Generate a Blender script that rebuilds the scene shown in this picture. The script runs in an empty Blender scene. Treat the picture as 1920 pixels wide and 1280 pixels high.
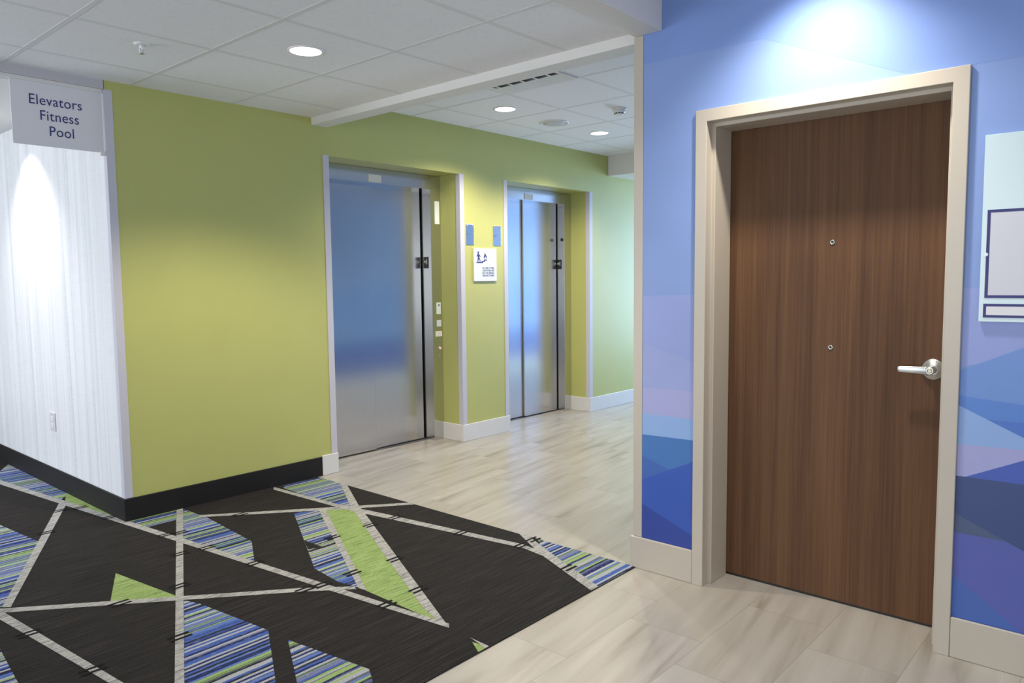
import bpy, bmesh, math, random
from mathutils import Vector, Matrix
random.seed(4)
S = bpy.context.scene
COL = S.collection
PI = math.pi

# ------------------------------------------------------------------ camera
cam_data = bpy.data.cameras.new('camera')
cam = bpy.data.objects.new('camera', cam_data)
COL.objects.link(cam)
R_ = Vector((0.6592585, -0.7518397, -0.0107395))
U_ = Vector((0.0682752, 0.0456318, 0.9966224))
F_ = Vector((0.7488102, 0.6577650, -0.0814151))
M = Matrix((R_, U_, -F_)).transposed().to_4x4()
M.translation = Vector((-1.71024, -4.47147, 1.36495))
cam.matrix_world = M
cam_data.sensor_fit = 'HORIZONTAL'
cam_data.sensor_width = 36.0
cam_data.lens = 36.0 * 1409.27 / 1920.0
cam_data.clip_start = 0.02
S.camera = cam

# ------------------------------------------------------------------ world, daylight, exposure
world = bpy.data.worlds.new('world')
S.world = world
world.use_nodes = True
bg = world.node_tree.nodes['Background']
bg.inputs['Color'].default_value = (0.62, 0.78, 1.0, 1)
bg.inputs['Strength'].default_value = 1.0
S.view_settings.view_transform = 'Standard'
S.view_settings.look = 'None'
S.view_settings.exposure = 0.12
S.view_settings.gamma = 1.0
S.view_settings.use_curve_mapping = False

def area(name, loc, direction, sx, sy, power, colour):
    d = bpy.data.lights.new(name, 'AREA')
    d.shape = 'RECTANGLE'; d.size = sx; d.size_y = sy
    d.energy = power; d.color = colour
    o = bpy.data.objects.new(name, d); COL.objects.link(o)
    o.location = loc
    o.rotation_euler = Vector(direction).to_track_quat('-Z', 'Y').to_euler()
    return o

def spot(name, loc, power, colour, angle=120, blend=0.35, size=0.05, parent=None):
    d = bpy.data.lights.new(name, 'SPOT')
    d.energy = power; d.color = colour
    d.spot_size = math.radians(angle); d.spot_blend = blend; d.shadow_soft_size = size
    o = bpy.data.objects.new(name, d); COL.objects.link(o)
    o.location = loc
    if parent: o.parent = parent
    return o

# daylight standing in the west window, the south window and the lobby's east window
area('daylight_west', (-5.95, -2.2, 1.35), (1, 0, 0), 4.0, 2.0, 96, (0.95, 0.97, 1.0))
area('daylight_south', (-2.6, -6.95, 1.45), (0, 1, 0.0), 4.6, 1.9, 26, (1.0, 0.98, 0.95))
area('daylight_east', (9.05, -1.3, 1.3), (-1, 0, 0), 2.0, 2.1, 200, (0.52, 0.75, 1.0))
area('daylight_corridor', (-3.95, 1.9, 1.2), (1, 0, 0), 2.4, 1.9, 108, (0.82, 0.90, 1.0))
WARM = (1.0, 0.88, 0.70)
NEUT = (1.0, 0.97, 0.92)

# ------------------------------------------------------------------ constants (metres)
H1 = 2.4835      # ceiling over the carpet
H2 = 2.634       # ceiling over the lift lobby
H3 = 2.70        # ceiling over the door
HB = 2.447       # underside of the beams
XB = 1.283       # face of the blue wall
YC = -2.60       # end of the blue wall
XC = 1.275       # edge of the carpet
CARPET_BLUE = [
    [(0.086,2.340),(0.029,1.059),(-0.036,0.861),(-0.114,0.753),(-0.217,1.574),(-0.117,1.959)],
    [(-0.496,0.501),(-0.447,0.015),(-0.816,-0.807),(-0.920,-0.683),(-0.545,0.951)],
    [(-0.004,0.006),(0.291,0.013),(0.073,-0.472),(0.024,-0.219)],
    [(0.318,-0.020),(0.331,-0.294),(0.285,-0.873),(0.125,-1.182),(0.072,-0.727),(0.058,-0.572)],
    [(0.701,-0.620),(0.843,-0.695),(0.281,-1.822),(0.257,-1.673),(0.280,-1.454),(0.373,-1.270)],
    [(-0.292,-1.327),(-0.264,-1.410),(-0.207,-1.859),(-0.397,-2.225),(-0.500,-2.419),(-0.696,-2.188)],
    [(-0.201,-1.989),(-0.137,-2.402),(-0.265,-2.629),(-0.429,-2.435)],
    [(0.999,-0.033),(1.331,-0.050),(1.280,-0.338),(1.050,-0.763),(0.947,-0.790),(0.962,-0.091)],
    [(1.285,-1.995),(1.316,-2.341),(1.274,-2.610),(0.932,-2.622),(1.159,-2.151)],
    [(-0.981,-0.950),(-0.932,-1.111),(-0.996,-1.765),(-1.131,-1.605)],
]
CARPET_GREEN = [
    [(0.847,-0.700),(1.035,-0.778),(0.270,-2.364),(0.277,-1.827)],
    [(-0.359,-0.775),(-0.293,-1.249),(-0.309,-1.282),(-0.515,-1.119)],
    [(0.020,1.030),(0.022,0.790),(0.009,0.037),(-0.028,-0.054),(-0.100,0.682)],
    [(0.240,-2.541),(0.249,-2.623),(0.189,-2.631)],
]
CARPET_WHITE = [
    [(-0.124,0.711),(-0.092,0.672),(-0.801,-0.825),(-0.825,-0.797)],
    [(-0.261,2.187),(-0.195,1.657),(0.204,-1.638),(0.289,-2.366),(0.263,-2.392),(0.169,-1.688),(-0.230,1.525),(-0.291,2.054)],
    [(0.318,0.065),(0.343,0.034),(-0.696,-2.188),(-0.717,-2.163)],
    [(-0.930,-0.727),(0.106,-1.604),(0.272,-1.776),(0.259,-1.805),(0.083,-1.639),(-0.941,-0.777)],
    [(-0.877,-0.496),(-0.838,-0.830),(-0.741,-1.817),(-0.717,-2.061),(-0.754,-2.028),(-0.774,-1.778),(-0.867,-0.927),(-0.902,-0.605)],
    [(0.322,-0.221),(0.303,-0.260),(0.924,-0.779),(1.266,-1.044),(1.295,-1.011),(0.957,-0.734)],
    [(0.934,-0.015),(0.898,-0.073),(0.938,-0.812),(0.966,-0.991),(1.121,-2.045),(1.101,-2.184),(1.141,-2.152),(1.162,-2.010),(1.017,-0.925),(0.977,-0.760)],
    [(0.826,-0.692),(0.859,-0.715),(0.278,-1.856),(0.272,-1.803)],
    [(1.265,-0.298),(1.312,-0.293),(1.055,-0.768),(0.264,-2.394),(0.266,-2.346),(0.324,-2.172),(0.648,-1.485),(1.005,-0.759)],
    [(1.305,-1.832),(1.308,-1.890),(1.164,-2.180),(0.963,-2.623),(0.911,-2.614),(1.119,-2.149)],
    [(0.259,-2.511),(0.255,-2.636),(0.228,-2.635),(0.250,-2.553)],
]
CARPET_BLACK = [
    [(0.472,-1.073),(0.476,-1.241),(0.409,-1.208)],
    [(0.003,-0.207),(0.192,-0.202),(0.073,-0.458)],
]
CARPET_DASHES = [(-0.171,0.528),(-0.372,0.136),(-0.047,-0.762),(-0.233,-1.160),(-0.460,-1.647),(0.102,-0.440),(-0.832,-1.163),(-0.775,-1.656),(-0.485,-1.147),(0.109,-1.634),(-0.078,0.498),(-0.038,0.155),(0.040,-0.417),(0.086,-0.780),(0.133,-1.170),(0.189,-1.648),(0.243,-2.035),(1.033,-1.151),(1.086,-1.635),(1.143,-2.012),(0.851,-1.153),(0.603,-1.661),(0.432,-2.021),(0.593,-1.155),(0.359,-1.640),(0.480,-0.398),(1.251,-2.005),(1.058,-2.381)]
MURAL_LEFT = [
    ('lav', [(-2.630,1.285),(-2.909,1.294),(-2.915,0.711),(-2.632,0.676)]),
    ('lav2', [(-2.630,1.076),(-2.912,0.990),(-2.915,0.711),(-2.632,0.676)]),
    ('pink', [(-2.631,0.864),(-2.914,0.865),(-2.915,0.711),(-2.632,0.701)]),
    ('band', [(-2.632,0.742),(-2.915,0.742),(-2.916,0.615),(-2.632,0.575)]),
    ('mid', [(-2.632,0.643),(-2.916,0.649),(-2.921,0.083),(-2.634,0.011)]),
    ('midd', [(-2.632,0.550),(-2.918,0.450),(-2.921,0.083),(-2.634,0.011)]),
    ('deep', [(-2.633,0.425),(-2.917,0.558),(-2.921,0.083),(-2.634,0.011)]),
    ('navyb', [(-2.633,0.318),(-2.920,0.210),(-2.921,0.083),(-2.634,0.011)]),
]
MURAL_RIGHT = [
    ('lav', [(-3.900,1.320),(-4.159,1.320),(-4.167,1.111),(-3.909,1.040)]),
    ('peri', [(-3.909,1.025),(-4.166,1.151),(-4.180,0.776),(-3.916,0.833)]),
    ('periB', [(-3.912,0.946),(-4.174,0.926),(-4.180,0.776),(-3.916,0.833)]),
    ('wedge', [(-3.995,0.870),(-4.176,0.871),(-4.180,0.788)]),
    ('band', [(-3.896,0.922),(-3.934,0.907),(-4.120,0.819),(-4.179,0.792),(-4.180,0.776),(-3.918,0.770)]),
    ('pink', [(-3.909,0.774),(-4.180,0.779),(-4.184,0.687),(-3.913,0.641)]),
    ('triB', [(-3.946,0.656),(-3.968,0.667),(-4.180,0.772),(-4.185,0.660)]),
    ('dark', [(-3.905,0.660),(-3.938,0.660),(-4.184,0.662),(-4.194,0.403),(-4.083,0.456),(-3.909,0.533)]),
    ('slate', [(-3.909,0.533),(-4.083,0.456),(-3.911,0.456)]),
    ('purp', [(-3.911,0.456),(-4.083,0.456),(-4.194,0.408),(-4.209,0.034),(-3.928,-0.063)]),
    ('blue2', [(-3.916,0.310),(-3.933,0.295),(-4.206,0.099),(-4.209,0.034),(-3.928,-0.063)]),
]
MURAL_TOP = [
    ('topB', [(-3.193,2.316),(-2.626,2.321),(-2.624,2.742),(-4.120,2.337),(-4.137,1.902),(-3.811,2.044)]),
]

# ------------------------------------------------------------------ materials
def mat(name, col, rough=0.5, metal=0.0, spec=0.5):
    m = bpy.data.materials.new(name); m.use_nodes = True
    b = m.node_tree.nodes['Principled BSDF']
    b.inputs['Base Color'].default_value = (*col, 1)
    b.inputs['Roughness'].default_value = rough
    b.inputs['Metallic'].default_value = metal
    b.inputs['Specular IOR Level'].default_value = spec
    return m

class NT:
    def __init__(s, m):
        s.t = m.node_tree; s.n = s.t.nodes; s.b = s.n['Principled BSDF']
    def new(s, typ, **kw):
        n = s.n.new(typ)
        for k, v in kw.items(): setattr(n, k, v)
        return n
    def link(s, a, b): s.t.links.new(a, b)
    def pos(s, scale=(1, 1, 1)):
        g = s.new('ShaderNodeNewGeometry'); mp = s.new('ShaderNodeMapping')
        mp.inputs['Scale'].default_value = scale
        s.link(g.outputs['Position'], mp.inputs['Vector'])
        return mp.outputs['Vector']
    def noise(s, scale, sc=1.0, detail=3, rough=0.55):
        n = s.new('ShaderNodeTexNoise')
        n.inputs['Scale'].default_value = sc; n.inputs['Detail'].default_value = detail
        n.inputs['Roughness'].default_value = rough
        s.link(s.pos(scale), n.inputs['Vector'])
        return n.outputs['Fac']
    def ramp(s, fac, stops, interp='LINEAR'):
        r = s.new('ShaderNodeValToRGB'); cr = r.color_ramp; cr.interpolation = interp
        while len(cr.elements) < len(stops): cr.elements.new(0.5)
        for e, (p, c) in zip(cr.elements, stops):
            e.position = p; e.color = (*c, 1)
        s.link(fac, r.inputs['Fac'])
        return r.outputs['Color']
    def math(s, op, a, b=None, c=None):
        n = s.new('ShaderNodeMath', operation=op)
        for i, v in enumerate((a, b, c)):
            if v is None: continue
            if isinstance(v, (int, float)): n.inputs[i].default_value = v
            else: s.link(v, n.inputs[i])
        return n.outputs[0]
    def mix(s, fac, a, b, blend='MIX'):
        n = s.new('ShaderNodeMix', data_type='RGBA', blend_type=blend)
        for key, v in ((0, fac), (6, a), (7, b)):
            if isinstance(v, (int, float)): n.inputs[key].default_value = v
            elif isinstance(v, tuple): n.inputs[key].default_value = (*v, 1)
            else: s.link(v, n.inputs[key])
        return n.outputs[2]
    def color(s, c): s.link(c, s.b.inputs['Base Color'])
    def bump(s, h, strength=0.1, dist=0.002):
        n = s.new('ShaderNodeBump'); n.inputs['Strength'].default_value = strength
        n.inputs['Distance'].default_value = dist
        s.link(h, n.inputs['Height']); s.link(n.outputs[0], s.b.inputs['Normal'])

def sc(c, k): return tuple(v * k for v in c)

def paint(name, col, rough=0.5, var=0.04, spec=0.5):
    m = mat(name, col, rough, spec=spec); t = NT(m)
    f = t.noise((1, 1, 1), 3.0, 4)
    t.color(t.ramp(f, [(0.3, sc(col, 1 - var)), (0.7, sc(col, 1 + var))]))
    t.bump(t.noise((1, 1, 1), 260.0, 2), 0.06, 0.0006)
    return m

G_GREEN = paint('lime_green_paint', (0.475, 0.485, 0.155), 0.42, 0.02)
G_GUARD = mat('pale_lavender_vinyl', (0.56, 0.55, 0.61), 0.4)
G_WBASE = paint('white_base_paint', (0.70, 0.685, 0.66), 0.4, 0.02)
G_BEIGE = paint('warm_grey_enamel', (0.505, 0.45, 0.375), 0.35, 0.015)
G_WHITE = paint('white_wall_paint', (0.72, 0.72, 0.71), 0.6, 0.015)
G_BEAM = paint('beam_white_paint', (0.74, 0.72, 0.69), 0.6, 0.015)
G_PLASTIC = mat('white_plastic', (0.78, 0.77, 0.75), 0.4)
G_ALMOND = mat('pale_grey_plastic', (0.62, 0.60, 0.62), 0.4)
G_BLACK = mat('black_plastic', (0.012, 0.012, 0.014), 0.35)
G_GAP = mat('shaft_shade', (0.006, 0.006, 0.006), 0.8)  # near black, the shade of the shaft painted in
G_NAVY = mat('navy_ink', (0.028, 0.030, 0.16), 0.5)
G_GREYINK = mat('grey_blue_ink', (0.10, 0.14, 0.28), 0.5)
G_SIGNW = mat('white_sign_board', (0.70, 0.74, 0.79), 0.35)
G_AQUA = mat('pale_aqua_acrylic', (0.56, 0.70, 0.74), 0.22)
G_INSERT = mat('pale_grey_insert', (0.60, 0.60, 0.66), 0.4)
G_CHROME = mat('satin_chrome', (0.55, 0.55, 0.53), 0.34, 1.0)
G_RED = mat('red_button', (0.6, 0.12, 0.07), 0.4)
G_PAPER = mat('cream_panel', (0.90, 0.87, 0.82), 0.5)
G_LWHITE = mat('pale_green_white_lens', (0.72, 0.80, 0.74), 0.4)
G_SWHITE = mat('white_lettering', (0.8, 0.8, 0.8), 0.5)

def emissive(name, col, strength):
    m = mat(name, (0.8, 0.8, 0.8), 0.5); b = m.node_tree.nodes['Principled BSDF']
    b.inputs['Emission Color'].default_value = (*col, 1)
    b.inputs['Emission Strength'].default_value = strength
    return m
G_LENS = emissive('lamp_lens', (1.0, 0.97, 0.92), 6.0)

def steel():
    m = mat('brushed_stainless_steel', (0.62, 0.62, 0.62), 0.21, 1.0); t = NT(m)
    t.b.inputs['Anisotropic'].default_value = 0.5
    tg = t.new('ShaderNodeTangent', direction_type='RADIAL', axis='Z')
    t.link(tg.outputs[0], t.b.inputs['Tangent'])
    t.color(t.ramp(t.noise((200.0, 200.0, 2.0), 1.0, 3), [(0.3, (0.62, 0.615, 0.605)), (0.7, (0.66, 0.655, 0.645))]))
    return m
G_STEEL = steel()

def striped_white():
    m = mat('striped_white_vinyl', (0.74, 0.74, 0.75), 0.38); t = NT(m)
    a = t.noise((1, 11, 0.12), 1.0, 5, 0.7)
    b = t.noise((1, 60, 0.4), 1.0, 3)
    c = t.noise((1, 6, 90), 1.0, 2)
    s = t.math('ADD', t.math('MULTIPLY', a, 0.6), t.math('ADD', t.math('MULTIPLY', b, 0.3), t.math('MULTIPLY', c, 0.1)))
    t.color(t.ramp(s, [(0.36, (0.58, 0.58, 0.59)), (0.48, (0.74, 0.74, 0.75)), (0.60, (0.82, 0.82, 0.83))]))
    t.bump(s, 0.12, 0.002)
    return m
G_STRIPE = striped_white()

def tile_floor():
    m = mat('marbled_plank_tile', (0.6, 0.57, 0.51), 0.3); t = NT(m)
    g = t.new('ShaderNodeNewGeometry'); sp = t.new('ShaderNodeSeparateXYZ')
    t.link(g.outputs['Position'], sp.inputs[0])
    x, y = sp.outputs[0], sp.outputs[1]
    v = t.math('DIVIDE', t.math('ADD', y, 2.885 + 31.5), 0.315)
    row = t.math('FLOOR', v); fv = t.math('FRACT', v)
    u = t.math('DIVIDE', t.math('ADD', t.math('ADD', x, 62.0 - 0.383), t.math('MULTIPLY', row, -0.2075)), 0.625)
    colm = t.math('FLOOR', u); fu = t.math('FRACT', u)
    eu = t.math('MULTIPLY', t.math('MINIMUM', fu, t.math('SUBTRACT', 1.0, fu)), 0.625)
    ev = t.math('MULTIPLY', t.math('MINIMUM', fv, t.math('SUBTRACT', 1.0, fv)), 0.315)
    joint = t.math('LESS_THAN', t.math('MINIMUM', eu, ev), 0.0013)
    cb = t.new('ShaderNodeCombineXYZ'); t.link(row, cb.inputs[0]); t.link(colm, cb.inputs[1])
    wn = t.new('ShaderNodeTexWhiteNoise', noise_dimensions='2D'); t.link(cb.outputs[0], wn.inputs['Vector'])
    # streaks drift a little off the tile's length and differ from tile to tile
    vx = t.math('ADD', t.math('MULTIPLY', x, 0.9), t.math('MULTIPLY', wn.outputs['Value'], 37.0))
    vy = t.math('ADD', t.math('MULTIPLY', y, 9.0), t.math('MULTIPLY', x, -1.2))
    c2 = t.new('ShaderNodeCombineXYZ'); t.link(vx, c2.inputs[0]); t.link(vy, c2.inputs[1])
    n1 = t.new('ShaderNodeTexNoise'); n1.inputs['Scale'].default_value = 1.25
    n1.inputs['Detail'].default_value = 5; n1.inputs['Distortion'].default_value = 0.5
    t.link(c2.outputs[0], n1.inputs['Vector'])
    c = t.ramp(n1.outputs['Fac'], [(0.30, (0.295, 0.262, 0.222)), (0.42, (0.395, 0.364, 0.322)), (0.56, (0.44, 0.411, 0.369)), (0.75, (0.485, 0.46, 0.42))])
    tone = t.ramp(wn.outputs['Value'], [(0.0, (0.94, 0.93, 0.91)), (1.0, (1.03, 1.03, 1.03))])
    c = t.mix(1.0, c, tone, 'MULTIPLY')
    c = t.mix(joint, c, (0.29, 0.265, 0.23))
    t.color(c)
    t.link(t.ramp(n1.outputs['Fac'], [(0.3, (0.34,) * 3), (0.7, (0.27,) * 3)]), t.b.inputs['Roughness'])
    return m
G_TILE = tile_floor()

def ceiling_tile():
    m = mat('mineral_fibre_tile', (0.74, 0.735, 0.73), 0.85, spec=0.2); t = NT(m)
    n = t.noise((1, 1, 1), 55.0, 4, 0.7)
    t.color(t.ramp(n, [(0.33, (0.82, 0.81, 0.825)), (0.44, (0.875, 0.865, 0.88)), (0.7, (0.89, 0.88, 0.895))]))
    t.bump(n, 0.08, 0.001)
    return m
G_CTILE = ceiling_tile()
G_GRID = mat('grid_bar_reveal_shade', (0.75, 0.745, 0.75), 0.5)  # darker than the tiles: shade of the tile reveals put into the colour

def walnut():
    m = mat('walnut_laminate', (0.13, 0.072, 0.042), 0.55, spec=0.22); t = NT(m)
    a = t.noise((1, 24, 0.55), 1.0, 5, 0.6)
    b = t.noise((1, 120, 1.6), 1.0, 4, 0.65)
    c = t.noise((1, 5, 0.5), 1.0, 2)
    s = t.math('ADD', t.math('MULTIPLY', a, 0.40), t.math('ADD', t.math('MULTIPLY', b, 0.35), t.math('MULTIPLY', c, 0.30)))
    t.color(t.ramp(s, [(0.38, (0.066, 0.031, 0.015)), (0.53, (0.114, 0.054, 0.025)), (0.68, (0.160, 0.082, 0.038))]))
    t.bump(b, 0.05, 0.0006)
    return m
G_WOOD = walnut()

# carpet yarns: rows of loops run along x
def carpet_mat(name, kind):
    m = mat(name, (0.02, 0.02, 0.02), 0.95, spec=0.1); t = NT(m)
    g = t.new('ShaderNodeNewGeometry'); sp = t.new('ShaderNodeSeparateXYZ')
    t.link(g.outputs['Position'], sp.inputs[0])
    wob = t.math('MULTIPLY', t.math('SUBTRACT', t.noise((5, 5, 1), 1.0, 2), 0.5), 0.012)
    y = t.math('ADD', sp.outputs[1], wob)
    loop = t.noise((130, 260, 1), 1.0, 2, 0.6)
    def rows(pitch, seed):
        r = t.math('FLOOR', t.math('DIVIDE', t.math('ADD', y, 20.0 + seed), pitch))
        w = t.new('ShaderNodeTexWhiteNoise', noise_dimensions='1D'); t.link(r, w.inputs['W'])
        return w.outputs['Value']
    if kind == 'black':
        s = t.noise((3.5, 130, 1), 1.0, 4, 0.7)
        c = t.ramp(s, [(0.35, (0.017, 0.015, 0.0145)), (0.52, (0.026, 0.0235, 0.022)), (0.72, (0.050, 0.045, 0.042))])
    elif kind == 'blue':
        r = rows(0.0125, 0.0)
        c = t.ramp(r, [(0.0, (0.022, 0.032, 0.12)), (0.12, (0.060, 0.115, 0.37)), (0.30, (0.11, 0.18, 0.44)), (0.40, (0.38, 0.395, 0.42)),
                       (0.60, (0.28, 0.40, 0.14)), (0.79, (0.024, 0.023, 0.027)), (0.88, (0.17, 0.19, 0.33)), (0.95, (0.46, 0.46, 0.44))], 'CONSTANT')
        th = t.math('GREATER_THAN', rows(0.0047, 3.1), 0.86)
        c = t.mix(t.math('MULTIPLY', th, 0.75), c, (0.025, 0.03, 0.075))
        th2 = t.math('GREATER_THAN', t.noise((22, 280, 1), 1.0, 2), 0.62)
        c = t.mix(t.math('MULTIPLY', th2, 0.45), c, (0.34, 0.35, 0.36))
    elif kind == 'green':
        s = t.noise((7, 120, 1), 1.0, 4, 0.7)
        c = t.ramp(s, [(0.34, (0.12, 0.18, 0.07)), (0.47, (0.255, 0.355, 0.115)), (0.60, (0.33, 0.43, 0.165)), (0.72, (0.36, 0.41, 0.27))])
    else:
        s = t.noise((9, 75, 1), 1.0, 3, 0.75)
        c = t.ramp(s, [(0.34, (0.15, 0.15, 0.16)), (0.46, (0.33, 0.325, 0.31)), (0.58, (0.46, 0.45, 0.425)), (0.75, (0.37, 0.42, 0.32))])
    sh = t.ramp(loop, [(0.3, (0.70,) * 3), (0.65, (1.12,) * 3)])
    t.color(t.mix(1.0, c, sh, 'MULTIPLY'))
    t.bump(loop, 0.5, 0.004)
    return m
C_BLACK = carpet_mat('black_loop_yarn', 'black')
C_BLUE = carpet_mat('blue_striped_yarn', 'blue')
C_GREEN = carpet_mat('green_yarn', 'green')
C_WHITE = carpet_mat('grey_white_yarn', 'white')
C_DASH = mat('dark_dash_yarn', (0.014, 0.013, 0.013), 0.95, spec=0.1)
C_BASE = paint('black_rubber_base', (0.014, 0.0125, 0.012), 0.55, 0.1, spec=0.25)
MUR = {}
for k, c in dict(top=(0.21, 0.31, 0.61), topB=(0.182, 0.285, 0.605), lav=(0.265, 0.325, 0.635), lav2=(0.29, 0.34, 0.625), pink=(0.345, 0.355, 0.62),
                 band=(0.25, 0.39, 0.69), mid=(0.055, 0.165, 0.44), midd=(0.047, 0.125, 0.41), deep=(0.034, 0.092, 0.42), navyb=(0.028, 0.058, 0.30),
                 peri=(0.145, 0.265, 0.60), periB=(0.09, 0.215, 0.58), wedge=(0.07, 0.165, 0.53), triB=(0.055, 0.10, 0.42), dark=(0.038, 0.064, 0.19),
                 slate=(0.065, 0.095, 0.19), purp=(0.085, 0.105, 0.37), blue2=(0.055, 0.12, 0.40)).items():
    m_ = mat('mural_' + k, c, 0.45); t_ = NT(m_)
    t_.color(t_.ramp(t_.noise((1.5, 1.5, 2.5), 1.0, 2), [(0.3, sc(c, 0.95)), (0.7, sc(c, 1.05))]))
    MUR[k] = m_

# ------------------------------------------------------------------ mesh helpers
def quad(bm, pts, mi=0):
    f = bm.faces.new([bm.verts.new(p) for p in pts]); f.material_index = mi; return f

def box(bm, x0, x1, y0, y1, z0, z1, mi=0):
    v = [bm.verts.new((x, y, z)) for x in (x0, x1) for y in (y0, y1) for z in (z0, z1)]
    for i in ((0, 1, 3, 2), (4, 6, 7, 5), (0, 4, 5, 1), (2, 3, 7, 6), (0, 2, 6, 4), (1, 5, 7, 3)):
        f = bm.faces.new([v[j] for j in i]); f.material_index = mi

def prism(bm, pts, axis, a, b, mi=0):
    """closed outline pts (2D) extruded along axis from a to b"""
    def P(p, h):
        return {'x': (h, p[0], p[1]), 'y': (p[0], h, p[1]), 'z': (p[0], p[1], h)}[axis]
    A = [bm.verts.new(P(p, a)) for p in pts]; B = [bm.verts.new(P(p, b)) for p in pts]
    n = len(pts)
    fs = [bm.faces.new(A), bm.faces.new(B[::-1])]
    for i in range(n): fs.append(bm.faces.new((A[i], B[i], B[(i + 1) % n], A[(i + 1) % n])))
    for f in fs: f.material_index = mi

def lathe(bm, prof, c, axis='z', seg=40, mi=0):
    """prof: (radius, height) pairs, revolved about axis through c"""
    rings = []
    for r, h in prof:
        ring = []
        for i in range(seg):
            a = 2 * PI * i / seg; u, w = r * math.cos(a), r * math.sin(a)
            p = {'z': (u, w, h), 'x': (h, u, w), 'y': (u, h, w)}[axis]
            ring.append(bm.verts.new((p[0] + c[0], p[1] + c[1], p[2] + c[2])))
        rings.append(ring)
    for a, b in zip(rings, rings[1:]):
        for i in range(seg):
            f = bm.faces.new((a[i], a[(i + 1) % seg], b[(i + 1) % seg], b[i])); f.smooth = True; f.material_index = mi
    for ring in (rings[0], rings[-1]):
        f = bm.faces.new(ring); f.material_index = mi

def BM(): return bmesh.new()

def obj(name, bm, m, parent=None, bevel=0.0, seg=2, keep=False):
    bmesh.ops.recalc_face_normals(bm, faces=bm.faces)
    base = Vector((0, 0, 0))
    if not keep:
        xs = [v.co for v in bm.verts]
        base = Vector(((min(c.x for c in xs) + max(c.x for c in xs)) / 2, (min(c.y for c in xs) + max(c.y for c in xs)) / 2, min(c.z for c in xs)))
        for v in bm.verts: v.co -= base
    me = bpy.data.meshes.new(name); bm.to_mesh(me); bm.free()
    for mm in (m if isinstance(m, (list, tuple)) else [m]): me.materials.append(mm)
    o = bpy.data.objects.new(name, me); COL.objects.link(o)
    if parent:
        o.parent = parent
        p, off = parent, Vector((0, 0, 0))
        while p: off += p.location; p = p.parent
        o.location = base - off
    else: o.location = base
    if bevel:
        b = o.modifiers.new('bevel', 'BEVEL'); b.width = bevel; b.segments = seg
        b.limit_method = 'ANGLE'; b.angle_limit = math.radians(40)
    return o

def tag(o, label, cat, group=None, kind=None):
    o['label'] = label; o['category'] = cat
    if group: o['group'] = group
    if kind: o['kind'] = kind
    return o

def thing(name, loc, label, cat, group=None, kind=None):
    o = bpy.data.objects.new(name, None); COL.objects.link(o); o.location = loc
    o.empty_display_size = 0.1
    return tag(o, label, cat, group, kind)

def struct(name, bm, m, label, cat, bevel=0.0):
    return tag(obj(name, bm, m, bevel=bevel), label, cat, kind='structure')

def text_bm(bm, body, size, origin, xdir, ydir, align='CENTER', depth=0.0008, stretch=1.0, mi=0, spacing=1.0):
    cu = bpy.data.curves.new('t', 'FONT'); cu.body = body; cu.size = size
    cu.align_x = align; cu.align_y = 'BOTTOM_BASELINE'; cu.extrude = depth; cu.space_character = spacing
    to = bpy.data.objects.new('t', cu); COL.objects.link(to)
    bpy.context.view_layer.update()
    dg = bpy.context.evaluated_depsgraph_get()
    me = bpy.data.meshes.new_from_object(to.evaluated_get(dg))
    X, Y = Vector(xdir), Vector(ydir); Z = X.cross(Y)
    T = Matrix((X * stretch, Y, Z)).transposed().to_4x4(); T.translation = Vector(origin)
    me.transform(T)
    n0 = len(bm.faces); bm.from_mesh(me)
    bm.faces.ensure_lookup_table()
    for f in bm.faces[n0:]: f.material_index = mi
    bpy.data.objects.remove(to); bpy.data.curves.remove(cu); bpy.data.meshes.remove(me)

def clip(poly, axis, lim, keep_less):
    out = []
    for a, b in zip(poly, poly[1:] + poly[:1]):
        ia = (a[axis] <= lim) == keep_less; ib = (b[axis] <= lim) == keep_less
        if ia: out.append(a)
        if ia != ib:
            k = (lim - a[axis]) / (b[axis] - a[axis])
            out.append(tuple(a[i] + k * (b[i] - a[i]) for i in (0, 1)))
    return out

def clip_rect(poly, u0, u1, v0, v1):
    for ax, lim, less in ((0, u0, False), (0, u1, True), (1, v0, False), (1, v1, True)):
        if len(poly) < 3: return []
        poly = clip(poly, ax, lim, less)
    return poly if len(poly) > 2 else []

# ------------------------------------------------------------------ floor and carpet
bm = BM(); box(bm, -6.2, 9.2, -7.2, 5.2, -0.12, 0.0)
struct('floor', bm, G_TILE, 'pale marbled plank tile floor of the lobby and the doorway', 'floor')

bm = BM(); CZ = 0.004
outline = [(-6.0, -2.63), (XC, -2.615), (XC, -0.012), (0.0, -0.012), (0.0, 5.0), (-6.0, 5.0)]
prism(bm, outline, 'z', 0.0005, CZ, 0)
def lay(polys, mi, h):
    for k, q in enumerate(polys):
        h += 0.00003
        q = clip_rect(q, -6.0, XC - 0.001, -2.614, 5.0)
        # nothing of the pattern passes under the green wall
        parts = [clip_rect(q, -6.0, XC, -3.0, -0.012)] if q else []
        if q: parts.append(clip_rect(q, -6.0, -0.012, -0.012, 5.0))
        for w in parts:
            if len(w) > 2: quad(bm, [(x, y, CZ + h) for x, y in w], mi)
lay(CARPET_BLUE, 1, 0.0002); lay(CARPET_GREEN, 2, 0.0006); lay(CARPET_BLACK, 0, 0.0009); lay(CARPET_WHITE, 3, 0.0012)
for x, y in CARPET_DASHES:
    for k in (-1, 1):
        yy = y + 0.0155 * k
        quad(bm, [(x - 0.042, yy - 0.0072, CZ + 0.0020), (x + 0.042, yy - 0.0072, CZ + 0.0020), (x + 0.042, yy + 0.0072, CZ + 0.0020), (x - 0.042, yy + 0.0072, CZ + 0.0020)], 4)
cp = obj('carpet', bm, [C_BLACK, C_BLUE, C_GREEN, C_WHITE, C_DASH])
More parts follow.
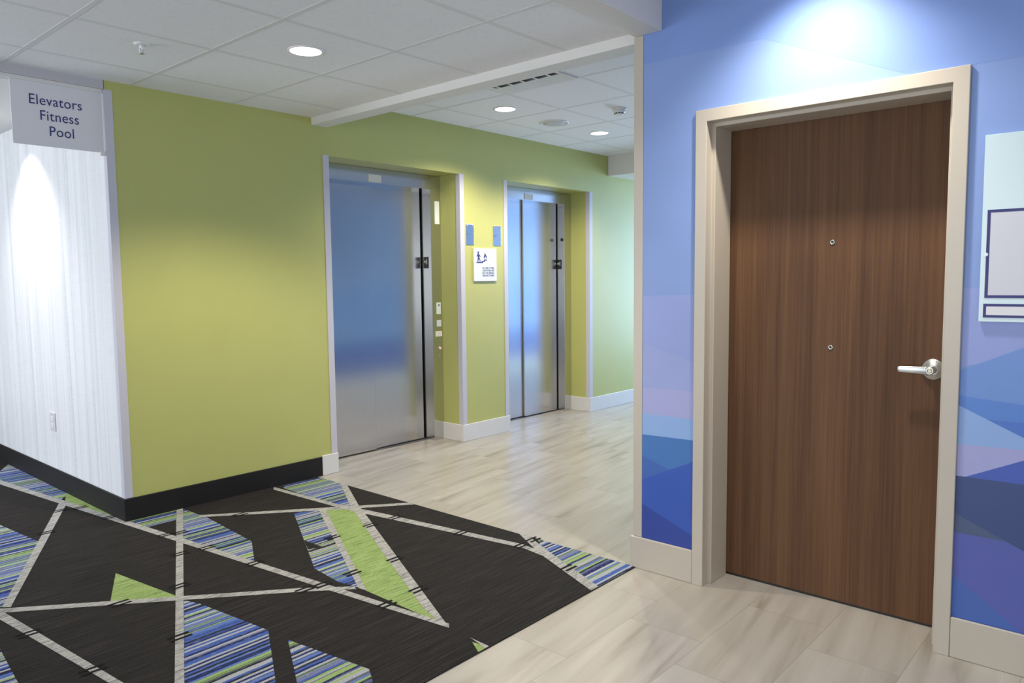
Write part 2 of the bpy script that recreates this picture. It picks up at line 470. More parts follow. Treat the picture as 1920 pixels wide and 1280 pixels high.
tag(cp, 'black carpet with white lines and blue and lime triangles, laid beside the pale tile', 'carpet')

# ------------------------------------------------------------------ ceilings
def ceil(name, x0, x1, y0, y1, z, gx, gy, label):
    bm = BM()
    box(bm, x0, x1, y0, y1, z, z + 0.05, 0)
    for g in gx: box(bm, g - 0.012, g + 0.012, y0, y1, z - 0.0012, z + 0.001, 1)
    for g in gy: box(bm, x0, x1, g - 0.012, g + 0.012, z - 0.0008, z + 0.0006, 1)
    return struct(name, bm, [G_CTILE, G_GRID], label, 'ceiling')
P_ = 0.6145
ceil('ceiling', -6.0, 1.33, -2.60, 0.0, H1, [0.142 + P_ * k for k in range(-9, 2)], [-0.335 - P_ * k for k in range(0, 4)],
     'pale grid ceiling of speckled square tiles above the carpet')
ceil('ceiling', 1.44, 9.0, -2.60, 0.0, H2, [2.235 + 0.6225 * k for k in range(-1, 11)], [-0.355 - 0.6245 * k for k in range(0, 4)],
     'pale grid ceiling of square tiles above the lift lobby')
bm = BM(); box(bm, -6.0, 9.0, -7.0, -2.735, H3, H3 + 0.05)
struct('ceiling', bm, G_WHITE, 'plain white ceiling above the wooden door', 'ceiling')
bm = BM(); box(bm, -6.0, 0.0, 0.14, 5.0, 2.44, 2.49)
struct('ceiling', bm, G_WHITE, 'plain white low ceiling behind the hanging sign', 'ceiling')

# beams
bm = BM(); box(bm, 1.327, 1.45, -2.60, 0.0, 2.434, 2.70)
struct('trim_1', bm, G_BEAM, 'white dropped beam running out from the green wall above the carpet edge', 'beam', 0.003)
bm = BM(); box(bm, -6.0, XB, -2.738, -2.60, HB, H3 + 0.02)
struct('trim_2', bm, G_BEAM, 'white beam at the top, meeting the end of the blue wall', 'beam', 0.003)
bm = BM(); box(bm, 4.922, 5.5, -2.60, 0.0, 2.432, 2.70)
struct('trim_3', bm, G_BEAM, 'white dropped beam at the far end of the lobby past the second lift', 'beam', 0.003)
bm = BM(); box(bm, -6.0, 0.0, 0.0, 0.14, 2.435, 2.60)
struct('trim_4', bm, paint('header_grey_paint', (0.52, 0.50, 0.52), 0.6, 0.01), 'grey header strip above the hanging sign', 'header')

# ------------------------------------------------------------------ green wall with two recesses
OPEN = [(1.457, 2.745), (3.330, 4.590)]
SOF = 2.2425; RD = 0.237
bm = BM()
x = 0.0
for a, b in OPEN + [(9.0, None)]:
    box(bm, x, a, 0.0, RD + 0.2, 0.0, 2.72)
    if b: box(bm, a, b, 0.0, RD + 0.2, SOF, 2.72)
    x = b
struct('wall_back', bm, G_GREEN, 'lime green wall holding the two lifts', 'wall')

bm = BM(); box(bm, 0.0, 0.12, RD + 0.201, 5.0, 0.0, 2.6); box(bm, 0.0, 0.001, 0.0, RD + 0.2015, 0.0, 2.6)
for f in bm.faces: f.material_index = 0
# the striped covering is the west face of the wall
box(bm, -0.002, 0.0, 0.0, 5.0, 0.0, 2.5, 0)
struct('wall_left', bm, G_STRIPE, 'white wall with fine vertical stripes behind the hanging sign', 'wall')

# baseboards
def base(name, x0, x1, y0, y1, h, m, label, bev=0.004):
    bm = BM(); box(bm, x0, x1, y0, y1, 0.0, h)
    return struct(name, bm, m, label, 'baseboard', bev)
base('baseboard_back', -0.012, 1.326, -0.012, -0.0002, 0.1355, C_BASE, 'black baseboard under the left part of the green wall')
base('baseboard_left', -0.012, -0.0022, -0.0118, 4.9, 0.1355, C_BASE, 'black baseboard under the striped white wall')
base('baseboard_back', 1.3265, 1.462, -0.014, -0.0002, 0.144, G_WBASE, 'short white baseboard between the black baseboard and the first lift')
def l_base(xs, label):
    """white baseboard that turns into a recess: outline seen from above"""
    bm = BM(); prism(bm, xs, 'z', 0.0, 0.146)
    return struct('baseboard_back', bm, G_WBASE, label, 'baseboard', 0.004)
t_ = 0.013
l_base([(2.745 - t_, RD - 0.001), (2.745 - t_, -t_), (3.330 + 0.004, -t_), (3.330 + 0.004, -0.0003), (2.745 - 0.0003, -0.0003), (2.745 - 0.0003, RD - 0.001)],
       'white baseboard between the two lifts')
l_base([(4.590 - t_, RD - 0.001), (4.590 - t_, -t_), (8.9, -t_), (8.9, -0.0003), (4.590 - 0.0003, -0.0003), (4.590 - 0.0003, RD - 0.001)],
       'white baseboard right of the second lift')

# corner guards: pale L strips
def guard(n, pts, z0, z1, label):
    bm = BM(); prism(bm, pts, 'z', z0, z1)
    struct('trim_%d' % n, bm, G_GUARD, label, 'corner guard', 0.001)
g_ = 0.003
guard(5, [(-0.005, -g_), (0.040, -g_), (0.040, -0.0003), (-0.0023, -0.0003), (-0.0023, 0.035), (-0.005, 0.035)], 0.1360, 2.434,
      'tall pale corner guard between striped white wall and green wall')
def rguard(n, xi, s, z0, label):
    # xi: edge of the recess, s=-1 when the wall lies left of it, +1 when right
    a, b = xi + s * 0.046, xi - s * g_
    guard(n, [(a, -g_), (b, -g_), (b, 0.046), (xi - s * 0.0003, 0.046), (xi - s * 0.0003, -0.0003), (a, -0.0003)], z0, 2.246, label)
rguard(6, 1.457, -1, 0.1445, 'pale corner guard on the left edge of the first lift')
rguard(7, 2.745, 1, 0.1465, 'pale corner guard on the right edge of the first lift')
rguard(8, 3.330, -1, 0.1465, 'pale corner guard on the left edge of the second lift')
rguard(9, 4.590, 1, 0.1465, 'pale corner guard on the right edge of the second lift')

# ------------------------------------------------------------------ lifts
STAR = [(math.sin(PI * k / 5) * (1.0 if k % 2 == 0 else 0.42), math.cos(PI * k / 5) * (1.0 if k % 2 == 0 else 0.42)) for k in range(10)]
def lift(a, b, front_left, label, calls):
    il, ir = a + 0.113, b - 0.115            # clear opening inside the steel frame
    yf = RD - 0.002; yd = 0.330; top = 2.128
    t = thing('elevator_entrance', ((a + b) / 2, RD, 0), label, 'elevator', 'stainless lift entrances')
    # black sheet behind the doors, its colour standing in for the unlit shaft
    bm = BM(); box(bm, il - 0.05, ir + 0.05, 0.41, 0.436, -0.0, top + 0.1)
    obj('shaft_shade_sheet', bm, G_GAP, t)
    # frame: two jambs and a head, steel, flush
    bm = BM(); box(bm, a + 0.0005, il, yf, 0.425, 0.0, SOF - 0.001); obj('jamb', bm, G_STEEL, t, 0.0015)
    bm = BM(); box(bm, ir, b - 0.0005, yf, 0.425, 0.0, SOF - 0.001); jr = obj('jamb', bm, G_STEEL, t, 0.0015)
    bm = BM(); box(bm, il + 0.0003, ir - 0.0003, yf + 0.0004, 0.425, top, SOF - 0.001); hd = obj('frame_head', bm, G_STEEL, t, 0.0015)
    # doors: two sliding panels, one in front of the other
    mid = il + (ir - il) * 0.48
    if front_left:
        d = [(il + 0.004, mid, yd, 0.018), (mid - 0.05, ir - 0.015, yd + 0.024, 0.018)]
    else:
        d = [(il + 0.004, mid + 0.030, yd + 0.022, 0.018), (mid, ir - 0.015, yd, 0.018)]
    for x0, x1, y, th in d:
        bm = BM(); box(bm, x0, x1, y, y + th, 0.009, top + 0.02); obj('door_panel', bm, G_STEEL, t, 0.002)
    bm = BM(); box(bm, il, ir, yf + 0.075, 0.41, 0.0002, 0.0022); obj('sill', bm, mat_sill, t)
    # indicator on the head
    cx = il + (ir - il) * 0.452; 
    bm = BM(); box(bm, cx - 0.062, cx + 0.062, yf - 0.005, yf + 0.0003, 2.135, 2.192)
    obj('indicator_plate', bm, G_PAPER, hd, 0.001)
    # floor plate with star and number on the return of the jamb
    y0, y1 = yf + 0.036, yf + 0.096
    bm = BM(); box(bm, ir - 0.003, ir + 0.0005, y0, y1, 1.472, 1.568)
    pl = obj('floor_plate', bm, G_BLACK, jr, 0.0008)
    bm = BM(); cy, cz = y1 - 0.019, 1.528
    prism(bm, [(cy - 0.013 * u, cz + 0.0145 * w) for u, w in STAR], 'x', ir - 0.0042, ir - 0.0028)
    text_bm(bm, '1', 0.060, (ir - 0.0036, y0 + 0.019, cz - 0.022), (0, -1, 0), (0, 0, 1))
    obj('star_and_number', bm, G_SWHITE, pl)
    if calls:
        x0 = ir + 0.030
        bm = BM(); box(bm, x0 + 0.014, x0 + 0.066, yf - 0.006, yf + 0.0003, 1.842, 2.033); obj('hall_lantern', bm, G_LWHITE, jr, 0.0015)
        bm = BM(); box(bm, x0 + 0.016, x0 + 0.066, yf - 0.004, yf + 0.0003, 1.082, 1.182); c1 = obj('call_plate', bm, G_LWHITE, jr, 0.001)
        bm = BM(); prism(bm, [(x0 + 0.034, 1.150), (x0 + 0.050, 1.150), (x0 + 0.050, 1.163), (x0 + 0.042, 1.172), (x0 + 0.034, 1.163)], 'y', yf - 0.005, yf - 0.0036); obj('arrow_mark', bm, G_GREYINK, c1)
        bm = BM(); box(bm, x0 + 0.018, x0 + 0.068, yf - 0.004, yf + 0.0003, 0.976, 1.031); obj('call_plate', bm, G_SIGNW, jr, 0.001)
        bm = BM(); box(bm, x0 + 0.002, x0 + 0.076, yf - 0.002, yf + 0.0003, 0.892, 0.936); nt = obj('notice_sticker', bm, G_PAPER, jr)
        bm = BM()
        for k in range(3): box(bm, x0 + 0.010, x0 + 0.068, yf - 0.0026, yf - 0.0019, 0.926 - k * 0.012 - 0.003, 0.926 - k * 0.012)
        obj('print_lines', bm, G_ALMOND, nt)
        bm = BM(); lathe(bm, [(0.017, 0), (0.017, -0.004), (0.013, -0.005)], (x0 + 0.048, yf + 0.0003, 0.790), 'y', 28); bz = obj('call_button', bm, G_CHROME, jr)
        bm = BM(); lathe(bm, [(0.0115, -0.004), (0.0115, -0.007), (0.009, -0.008)], (x0 + 0.048, yf, 0.790), 'y', 28); obj('red_cap', bm, G_REDL, bz)
        bm = BM(); lathe(bm, [(0.014, 0), (0.014, -0.003), (0.012, -0.004)], (x0 + 0.048, yf + 0.0003, 0.722), 'y', 28); obj('call_button', bm, G_STEEL, jr)
    else:
        bm = BM(); lathe(bm, [(0.017, 0.0005), (0.017, -0.004), (0.013, -0.006)], (ir, yf + 0.030, 1.772), 'x', 24); obj('key_switch', bm, G_BLACK, jr)
    return t
mat_sill = mat('sill_metal', (0.25, 0.25, 0.25), 0.45, 0.8)
G_REDL = emissive('lit_red_button', (1.0, 0.12, 0.05), 0.35)
lift(*OPEN[0], True, 'nearer stainless steel lift entrance, with call buttons and a lantern on its right jamb', True)
lift(*OPEN[1], False, 'farther stainless steel lift entrance, right of the white fire notice', False)

# ------------------------------------------------------------------ signs on the green pier
def wall_plate(x0, x1, z0, z1, label):
    bm = BM(); box(bm, x0, x1, -0.004, -0.0002, z0, z1)
    o = tag(obj('steel_wall_plate', bm, G_STEEL2, bevel=0.001), label, 'wall plate', 'small steel plates between the lifts')
    for sx in (x0 + 0.014, x1 - 0.014):
        bm = BM(); lathe(bm, [(0.0055, -0.0038), (0.0055, -0.0052), (0.003, -0.006)], (sx, 0, z1 - 0.015), 'y', 16); obj('screw', bm, G_CHROME, o)
    bm = BM(); prism(bm, [(x0 + 0.008, z0 + 0.078), (x0 + 0.042, z0 + 0.084), (x0 + 0.042, z0 + 0.096), (x0 + 0.022, z0 + 0.090), (x0 + 0.008, z0 + 0.090)], 'y', -0.0052, -0.0038)
    obj('small_dark_mark', bm, G_GREYINK, o)
G_STEEL2 = mat('satin_plate_steel', (0.60, 0.63, 0.68), 0.25, 1.0)
wall_plate(2.809, 2.903, 1.664, 1.836, 'small steel plate beside the right edge of the nearer lift')
wall_plate(3.145, 3.241, 1.664, 1.836, 'small steel plate beside the left edge of the farther lift')

bm = BM(); box(bm, 2.890, 3.172, -0.013, -0.0002, 1.358, 1.638)
fs = tag(obj('fire_notice_sign', bm, G_SIGNW, bevel=0.0015), 'white notice with a figure on stairs and a flame, between the two lifts', 'sign')
bm = BM(); Y0, Y1 = -0.0145, -0.0128
def gl(pts): prism(bm, [(2.890 + u, 1.638 - w) for u, w in pts], 'y', Y0, Y1)
# stairs: three treads going up to the right
gl([(0.030, 0.113), (0.100, 0.113), (0.100, 0.105), (0.122, 0.105), (0.122, 0.094), (0.160, 0.094), (0.160, 0.102), (0.134, 0.102), (0.134, 0.114), (0.110, 0.114), (0.110, 0.124), (0.030, 0.124)])
# walking figure
hb = [(0.052 + 0.0095 * math.cos(a * PI / 6), 0.036 + 0.0105 * math.sin(a * PI / 6)) for a in range(12)]
gl(hb)
gl([(0.044, 0.048), (0.062, 0.048), (0.070, 0.060), (0.082, 0.066), (0.080, 0.071), (0.066, 0.067), (0.064, 0.078), (0.068, 0.086), (0.080, 0.104), (0.072, 0.107), (0.058, 0.088), (0.052, 0.106), (0.040, 0.107), (0.046, 0.086), (0.045, 0.064), (0.036, 0.072), (0.031, 0.068), (0.040, 0.054)])
# flame
gl([(0.132, 0.034), (0.140, 0.048), (0.150, 0.058), (0.156, 0.072), (0.152, 0.084), (0.145, 0.087), (0.146, 0.076), (0.138, 0.064), (0.134, 0.076), (0.130, 0.087), (0.121, 0.080), (0.120, 0.068), (0.128, 0.056)])
obj('stairs_and_flame_symbol', bm, G_NAVY, fs)
for k, line in enumerate(('IN CASE OF FIRE,', 'ELEVATORS ARE', 'OUT OF SERVICE.', 'USE EXIT STAIRS.')):
    bm = BM()
    text_bm(bm, line, 0.0215, (3.066, -0.0136, 1.464 - k * 0.0215), (1, 0, 0), (0, 0, 1), stretch=0.92)
    obj('lettering', bm, G_GREYINK, fs)

# hanging sign at the left
sg = thing('hanging_sign', (-0.23, 0.03, 2.09), 'pale hanging sign with three lines of navy lettering under the grey header', 'sign')
bm = BM(); box(bm, -0.448, -0.012, 0.008, 0.014, 2.090, 2.428); obj('sign_panel', bm, mat('pale_frosted_panel', (0.72, 0.72, 0.74), 0.4), sg, 0.001)
bm = BM(); box(bm, -0.70, -0.010, 0.004, 0.018, 2.414, 2.4345); obj('top_rail', bm, mat('rail_cream', (0.70, 0.69, 0.66), 0.4), sg, 0.001)
bm = BM(); box(bm, -0.034, -0.0065, 0.003, 0.019, 2.073, 2.098); obj('corner_clip', bm, G_PLASTIC, sg, 0.002)
for line, zb, xc, w in (('Elevators', 2.302, -0.241, 0.0735), ('Fitness', 2.2245, -0.2265, 0.0735), ('Pool', 2.147, -0.2195, 0.0735)):
    bm = BM()
    text_bm(bm, line, w, (xc, 0.0075, zb), (1, 0, 0), (0, 0, 1), stretch=0.88, spacing=1.06)
    obj('lettering', bm, G_NAVY, sg)

# outlet on the striped wall
bm = BM(); box(bm, -0.010, -0.0021, 1.075, 1.165, 0.392, 0.516)
ol = tag(obj('wall_outlet', bm, G_ALMOND, bevel=0.002), 'small pale outlet low on the striped white wall', 'outlet')
bm = BM()
for z in (0.432, 0.476): box(bm, -0.0125, -0.0098, 1.103, 1.137, z - 0.015, z + 0.015)
obj('socket', bm, G_PLASTIC, ol, 0.002)

# ------------------------------------------------------------------ blue wall with the door
D0, D1, DH = -3.926, -2.9095, 2.0735     # outer edges of the door frame
WY0 = -7.0
bm = BM(); mk = list(MUR); mi = {k: i for i, k in enumerate(mk)}
TH = 0.20
BASEZ = 1.30
def wall_block(y0, y1, z0, z1): box(bm, XB, XB + TH, y0, y1, z0, z1, mi['top'])
fi = 0.012                               # the wall stops behind the frame
wall_block(YC - 0.0, D1 - fi, 0, H3); wall_block(D0 + fi, D1 - fi, DH - fi, H3); wall_block(WY0, D0 + fi, 0, H3)
def mural(polys, u0, u1, v0, v1):
    for k, (c, q) in enumerate(polys):
        w = clip_rect(q, u0, u1, v0, v1)
        if w: quad(bm, [(XB - 0.0003 - 0.0002 * k, y, z) for y, z in w], mi[c])
mural(MURAL_LEFT, D1 - fi, YC - 0.045, 0.0, 1.40)
mural(MURAL_RIGHT, -6.9, D0 + fi, 0.0, 1.40)
mural(MURAL_TOP, -6.9, YC - 0.045, DH, H3)
struct('wall_right', bm, [MUR[k] for k in mk], 'blue wall with angular mural around the wooden door', 'wall')

# lobby south wall carries the same mural
bm = BM(); box(bm, XB + TH + 0.001, 9.0, YC - 0.15, YC, 0, 2.72, mi['top'])
def band(c, z0, z1, k, pts=None):
    quad(bm, [(1.34, YC + 0.0003 * k, z0), (9.0, YC + 0.0003 * k, z0), (9.0, YC + 0.0003 * k, z1), (1.34, YC + 0.0003 * k, z1)], mi[c])
band('peri', 0.76, 1.285, 1); band('band', 0.645, 0.76, 1); band('mid', 0.42, 0.645, 1); band('deep', 0.0, 0.42, 1)
for x in (2.2, 3.9, 5.6, 7.2):
    quad(bm, [(x, YC + 0.0006, 0.10), (x + 1.5, YC + 0.0006, 0.45), (x + 0.7, YC + 0.0006, 0.645), (x - 0.5, YC + 0.0006, 0.40)], mi['triB'])
struct('wall_front', bm, [MUR[k] for k in mk], 'blue mural wall of the lobby facing the lifts', 'wall')
base('baseboard_front', XB + 0.02, 8.9, YC + 0.0008, YC + 0.014, 0.152, G_WBASE, 'white baseboard on the lobby side of the blue wall')

base('baseboard_right', XB - 0.013, XB - 0.0012, D1 + 0.0005, YC + 0.013, 0.152, G_BEIGE, 'short beige baseboard between the wall end and the door frame')
base('baseboard_right', XB - 0.013, XB - 0.003, -6.9, D0 - 0.0005, 0.148, G_BEIGE, 'beige baseboard right of the door frame under the wall sign')
bm = BM(); prism(bm, [(XB - 0.003, YC - 0.044), (XB - 0.003, YC + 0.003), (XB + 0.045, YC + 0.003), (XB + 0.045, YC + 0.0003), (XB - 0.0003, YC + 0.0003), (XB - 0.0003, YC - 0.044)], 'z', 0.1525, 2.446)
struct('trim_10', bm, G_BEIGE, 'tall beige corner guard at the end of the blue wall', 'corner guard', 0.001)

# door: frame, leaf, lever, viewers
dr = thing('door_1', (XB, (D0 + D1) / 2, 0), 'dark walnut door in a beige metal frame in the blue wall', 'door', kind='structure')
FW, PR = 0.051, 0.014                    # face width, projection from the wall
x0, xr, xs, xd = XB - PR, XB + 0.040, XB + 0.192, XB + 0.194
# section of one jamb, (x, distance from the outer edge towards the opening)
SEC = [(XB - 0.0005, 0.0), (x0, 0.0), (x0, FW), (xr, FW), (xr, FW + 0.016), (xs, FW + 0.016), (xs, 0.014), (XB - 0.0005, 0.014)]
bm = BM()
def corner(zfun, yfun): return [bm.verts.new((x, yfun(d), zfun(d))) for x, d in SEC]
rings = [corner(lambda d: 0.0, lambda d: D1 - d), corner(lambda d: DH - d, lambda d: D1 - d), corner(lambda d: DH - d, lambda d: D0 + d), corner(lambda d: 0.0, lambda d: D0 + d)]
n = len(SEC)
for a, b in zip(rings, rings[1:]):
    for i in range(n): bm.faces.new((a[i], b[i], b[(i + 1) % n], a[(i + 1) % n]))
bm.faces.new(rings[0]); bm.faces.new(rings[-1])
obj('door_frame', bm, G_BEIGE, dr, 0.0022)
oy0, oy1, oz = D0 + FW + 0.003, D1 - FW - 0.003, DH - FW - 0.003
bm = BM(); box(bm, xd, xd + 0.045, oy0, oy1, 0.010, oz)
leaf = obj('door_leaf', bm, G_WOOD, dr, 0.0015)
bm = BM(); box(bm, xd + 0.005, xd + 0.04, oy0, oy1, 0.0005, 0.0095); obj('door_sweep', bm, G_BLACK, leaf)
for y, z in ((-3.419, 1.5045), (-3.421, 1.0745)):
    bm = BM(); lathe(bm, [(0.0095, 0.0005), (0.0095, -0.003), (0.0085, -0.004), (0.006, -0.004), (0.0055, -0.0015)], (xd, y, z), 'x', 28); pv = obj('door_viewer', bm, G_CHROME, leaf)
    bm = BM(); lathe(bm, [(0.0056, -0.0012), (0.0056, -0.0022)], (xd, y, z), 'x', 20); obj('viewer_lens', bm, G_BLACK, pv)
# lever handle
hy, hz = -3.802, 1.010
bm = BM(); lathe(bm, [(0.041, 0.0005), (0.041, -0.006), (0.037, -0.011), (0.020, -0.013), (0.019, -0.016)], (xd, hy, hz), 'x', 48); lv = obj('lever_handle', bm, G_CHROME, leaf)
bm = BM(); lathe(bm, [(0.0155, -0.012), (0.0145, -0.030), (0.0165, -0.050), (0.0155, -0.064), (0.0125, -0.066)], (xd, hy, hz), 'x', 36)
# the arm leaves the hub and swells a little before its cut end
ax = xd - 0.054
rings = []
for d, hw, ht, dx in ((0.002, 0.0165, 0.0095, 0.0), (0.018, 0.0155, 0.0075, 0.001), (0.040, 0.0138, 0.0060, 0.002), (0.075, 0.0128, 0.0050, 0.002), (0.104, 0.0118, 0.0048, 0.001), (0.1105, 0.0112, 0.0045, 0.001), (0.1115, 0.0100, 0.0035, 0.001)):
    ring = []
    for i in range(12):
        a = 2 * PI * i / 12
        ca, sa = math.cos(a), math.sin(a)
        e = 0.35
        ring.append(bm.verts.new((ax + dx + ht * math.copysign(abs(ca) ** e, ca), hy + d, hz - 0.001 + hw * math.copysign(abs(sa) ** e, sa))))
    rings.append(ring)
for a, b in zip(rings, rings[1:]):
    for i in range(12):
        f = bm.faces.new((a[i], a[(i + 1) % 12], b[(i + 1) % 12], b[i])); f.smooth = True
bm.faces.new(rings[0]); bm.faces.new(rings[-1])
obj('lever_arm', bm, G_CHROME, leaf)
bm = BM(); lathe(bm, [(0.0095, -0.064), (0.0095, -0.0685), (0.0080, -0.0695), (0.0045, -0.0695), (0.0040, -0.0675)], (xd, hy, hz), 'x', 28)
box(bm, xd - 0.0698, xd - 0.0672, hy - 0.0009, hy + 0.0009, hz - 0.004, hz + 0.004)
obj('key_cylinder', bm, mat('brass_cylinder', (0.55, 0.50, 0.36), 0.3, 1.0), leaf)

# wall sign right of the door
ss = thing('wall_sign', (XB, -4.13, 1.206), 'pale aqua wall sign with two navy-edged windows right of the door', 'sign')
SX = XB - 0.0030
bm = BM(); box(bm, SX - 0.008, SX + 0.0002, -4.285, -3.976, 1.2065, 1.832); obj('backing_panel', bm, G_AQUA, ss, 0.0012)
def frame_win(y0, y1, z0, z1, w, ins):
    bm = BM(); X = SX - 0.008
    for a in ((y0, y1, z0, z0 + w), (y0, y1, z1 - w, z1), (y0, y0 + w, z0 + w, z1 - w), (y1 - w, y1, z0 + w, z1 - w)):
        box(bm, X - 0.0012, X + 0.0002, *a)
    fr = obj('navy_border', bm, G_NAVY, ss)
    bm = BM(); box(bm, X - 0.0008, X + 0.0002, y0 + w, y1 - w, z0 + w, z1 - w); obj('paper_insert', bm, ins, fr)
frame_win(-4.270, -3.991, 1.287, 1.583, 0.0095, G_INSERT)
frame_win(-4.270, -3.989, 1.221, 1.2675, 0.0085, mat('insert_white', (0.72, 0.71, 0.74), 0.4))
bm = BM(); lathe(bm, [(0.0062, 0.0), (0.0062, -0.0018)], (SX - 0.008, -3.991, 1.434), 'x', 24); obj('thumb_notch', bm, mat('notch_pale', (0.66, 0.78, 0.80), 0.3), ss)

# ------------------------------------------------------------------ ceiling fittings
def downlight(x, y, z, r, label, power, colour, angle=118, blend=0.30, tint=None):
    t = thing('recessed_downlight', (x, y, z - 0.006), label, 'ceiling light', 'recessed downlights')
    bm = BM(); lathe(bm, [(r + 0.012, 0.003), (r + 0.012, -0.003), (r + 0.004, -0.006), (r, -0.003), (r - 0.001, 0.003)], (x, y, z), 'z', 48)
    obj('trim_ring', bm, G_PLASTIC, t)
    bm = BM(); lathe(bm, [(r - 0.0005, 0.001), (r - 0.0005, -0.004), (r * 0.6, -0.0055)], (x, y, z), 'z', 48)
    obj('lens', bm, G_LENS, t)
    spot('lamp', (x, y, z - 0.03), power, colour, angle, blend, r * 0.8)
    return t
downlight(0.455, -1.258, H1, 0.074, 'lit round downlight in the ceiling above the carpet', 108, WARM, 126, 0.5)
downlight(2.560, -0.677, H2, 0.074, 'lit round downlight in the lobby ceiling, next to the beam and vent', 108, WARM, 138, 0.6)
downlight(3.818, -0.655, H2, 0.074, 'lit round downlight in the lobby ceiling, next to the smoke detector and far beam', 92, WARM, 138, 0.6)
downlight(XB - 0.305, -3.44, H3, 0.060, 'lit downlight washing the blue wall above the wooden door', 116, (1.0, 0.93, 0.82), 116, 0.95)
downlight(-0.24, 1.27, 2.44, 0.050, 'lit downlight washing the striped white wall behind the hanging sign', 95, NEUT, 104, 1.0)

# sprinkler
sx, sy = -0.127, -0.796
t = thing('sprinkler_head', (sx, sy, H1 - 0.05), 'small white fire sprinkler on the carpet-side ceiling', 'sprinkler')
bm = BM(); lathe(bm, [(0.034, 0.002), (0.034, -0.003), (0.022, -0.008), (0.012, -0.009)], (sx, sy, H1), 'z', 36); obj('escutcheon', bm, G_PLASTIC, t)
bm = BM(); lathe(bm, [(0.010, -0.008), (0.010, -0.020), (0.006, -0.024), (0.004, -0.043)], (sx, sy, H1), 'z', 20)
for s in (-1, 1): prism(bm, [(sx + s * 0.008, H1 - 0.020), (sx + s * 0.013, H1 - 0.028), (sx + s * 0.004, H1 - 0.045), (sx + s * 0.001, H1 - 0.043), (sx + s * 0.008, H1 - 0.029)], 'y', sy - 0.003, sy + 0.003)
obj('frame_arms', bm, G_PLASTIC, t)
bm = BM(); lathe(bm, [(0.014, -0.044), (0.015, -0.046), (0.006, -0.048)], (sx, sy, H1), 'z', 24); obj('deflector', bm, G_CHROME, t)

# smoke detector
sx, sy = 3.139, -1.302
t = thing('smoke_detector', (sx, sy, H2 - 0.06), 'white round smoke detector hanging from the lobby ceiling', 'smoke detector')
bm = BM(); lathe(bm, [(0.055, 0.001), (0.055, -0.012), (0.052, -0.016)], (sx, sy, H2), 'z', 40); obj('base_ring', bm, G_PLASTIC, t)
bm = BM(); lathe(bm, [(0.049, -0.015), (0.045, -0.032), (0.036, -0.036), (0.034, -0.044), (0.026, -0.050)], (sx, sy, H2), 'z', 40); obj('cover', bm, G_PLASTIC, t)
bm = BM()
for k in range(10):
    a = 2 * PI * k / 10; c, s = math.cos(a), math.sin(a)
    pts = [(sx + c * r - s * w, sy + s * r + c * w) for r, w in ((0.033, -0.0075), (0.0372, -0.0075), (0.0372, 0.0075), (0.033, 0.0075))]
    prism(bm, pts, 'z', H2 - 0.0435, H2 - 0.0365)
obj('sensor_slots', bm, G_BLACK, t)

# ceiling speaker
sx, sy = 3.208, -0.636
t = thing('ceiling_speaker', (sx, sy, H2 - 0.008), 'flat round white speaker grille in the lobby ceiling', 'speaker')
bm = BM(); lathe(bm, [(0.118, 0.001), (0.118, -0.004), (0.110, -0.009), (0.100, -0.008), (0.099, 0.0)], (sx, sy, H2), 'z', 56); obj('rim', bm, G_PLASTIC, t)
G_MESH = mat('speaker_mesh', (0.58, 0.58, 0.58), 0.6); tt = NT(G_MESH)
vz = tt.new('ShaderNodeTexVoronoi'); vz.inputs['Scale'].default_value = 220.0; tt.link(tt.pos(), vz.inputs['Vector'])
tt.color(tt.ramp(vz.outputs['Distance'], [(0.25, (0.42,) * 3), (0.4, (0.64,) * 3)]))
bm = BM(); lathe(bm, [(0.0985, -0.001), (0.0985, -0.006), (0.05, -0.0075)], (sx, sy, H2), 'z', 48); obj('grille', bm, G_MESH, t)

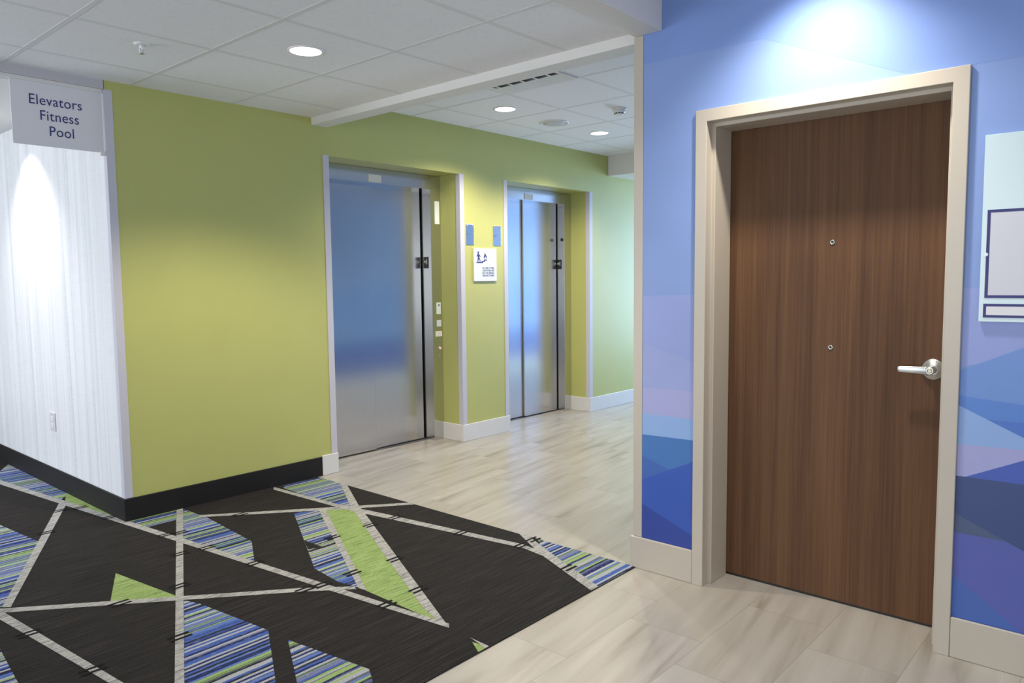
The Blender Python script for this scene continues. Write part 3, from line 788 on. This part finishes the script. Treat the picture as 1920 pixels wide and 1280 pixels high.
# air vent, a two by two panel partly behind the beam
va, vb, ya, yb = 1.625, 2.222, -1.592, -0.992
t = thing('ceiling_vent', ((va + vb) / 2, (ya + yb) / 2, H2 - 0.012), 'white ceiling air vent with curved blades just past the dropped beam', 'vent')
bm = BM(); Z0, Z1 = H2 - 0.007, H2 - 0.0002
iv, jv, iy, jy = va + 0.07, vb - 0.160, ya + 0.03, yb - 0.05
for a in ((va, iv, ya, yb), (jv, vb, ya, yb), (iv, jv, ya, iy), (iv, jv, jy, yb)): box(bm, *a, Z0, Z1)
obj('vent_frame', bm, G_PLASTIC, t, 0.002)
bm = BM(); box(bm, iv, jv, iy, jy, H2 - 0.0012, H2 - 0.0004); obj('throat_shade_sheet', bm, mat('duct_shade', (0.10, 0.11, 0.12), 0.7), t)  # flat sheet under the slab, coloured dark for the shade inside the duct
nb = 5
for k in range(nb):
    yc = iy + (jy - iy) * (k + 0.5) / nb
    pts = []
    for j in range(7):
        u = j / 6; pts.append((yc - 0.062 * (u - 0.5), H2 - 0.002 - 0.019 * math.sin(u * PI * 0.5)))
    pts += [(p[0] + 0.002, p[1] + 0.0012) for p in reversed(pts)]
    bm = BM(); prism(bm, pts, 'x', iv + 0.001, jv - 0.001); obj('blade', bm, G_PLASTIC, t)

# ------------------------------------------------------------------ the rest of the room, out of view
def shell(name, x0, x1, y0, y1, z0, z1, m, label):
    bm = BM(); box(bm, x0, x1, y0, y1, z0, z1); struct(name, bm, m, label, 'wall')
bm = BM()
for a in ((-6.15, -6.0, -7.1, -4.3), (-6.15, -6.0, -0.1, 5.0)): box(bm, *a, 0, 2.85)
box(bm, -6.15, -6.0, -4.3, -0.1, 0, 0.3); box(bm, -6.15, -6.0, -4.3, -0.1, 2.42, 2.85)
struct('wall_west', bm, G_WHITE, 'white wall with a wide window behind the viewer', 'wall')
bm = BM()
for a in ((-6.15, -5.0), (-0.2, XB)): box(bm, *a, -7.15, -7.0, 0, 2.85)
box(bm, -5.0, -0.2, -7.15, -7.0, 0, 0.45); box(bm, -5.0, -0.2, -7.15, -7.0, 2.45, 2.85)
struct('wall_south', bm, G_WHITE, 'white wall with a window behind the viewer', 'wall')
bm = BM()
box(bm, 9.1, 9.25, -2.6, -2.35, 0, 2.72); box(bm, 9.1, 9.25, -0.25, 0.1, 0, 2.72); box(bm, 9.1, 9.25, -2.35, -0.25, 0, 0.2); box(bm, 9.1, 9.25, -2.35, -0.25, 2.4, 2.72)
struct('wall_east', bm, G_WHITE, 'white wall with a bright window at the far end of the lobby', 'wall')
bm = BM(); box(bm, -4.1, -4.0, 0.15, 0.6, 0, 2.44); box(bm, -4.1, -4.0, 3.2, 5.0, 0, 2.44); box(bm, -4.1, -4.0, 0.6, 3.2, 0, 0.2); box(bm, -4.1, -4.0, 0.6, 3.2, 2.2, 2.44)
struct('wall_corridor', bm, G_WHITE, 'white wall with a window across from the striped wall', 'wall')
shell('wall_north', -6.1, 0.12, 5.0, 5.1, 0, 2.6, G_WHITE, 'white end wall of the corridor behind the sign')
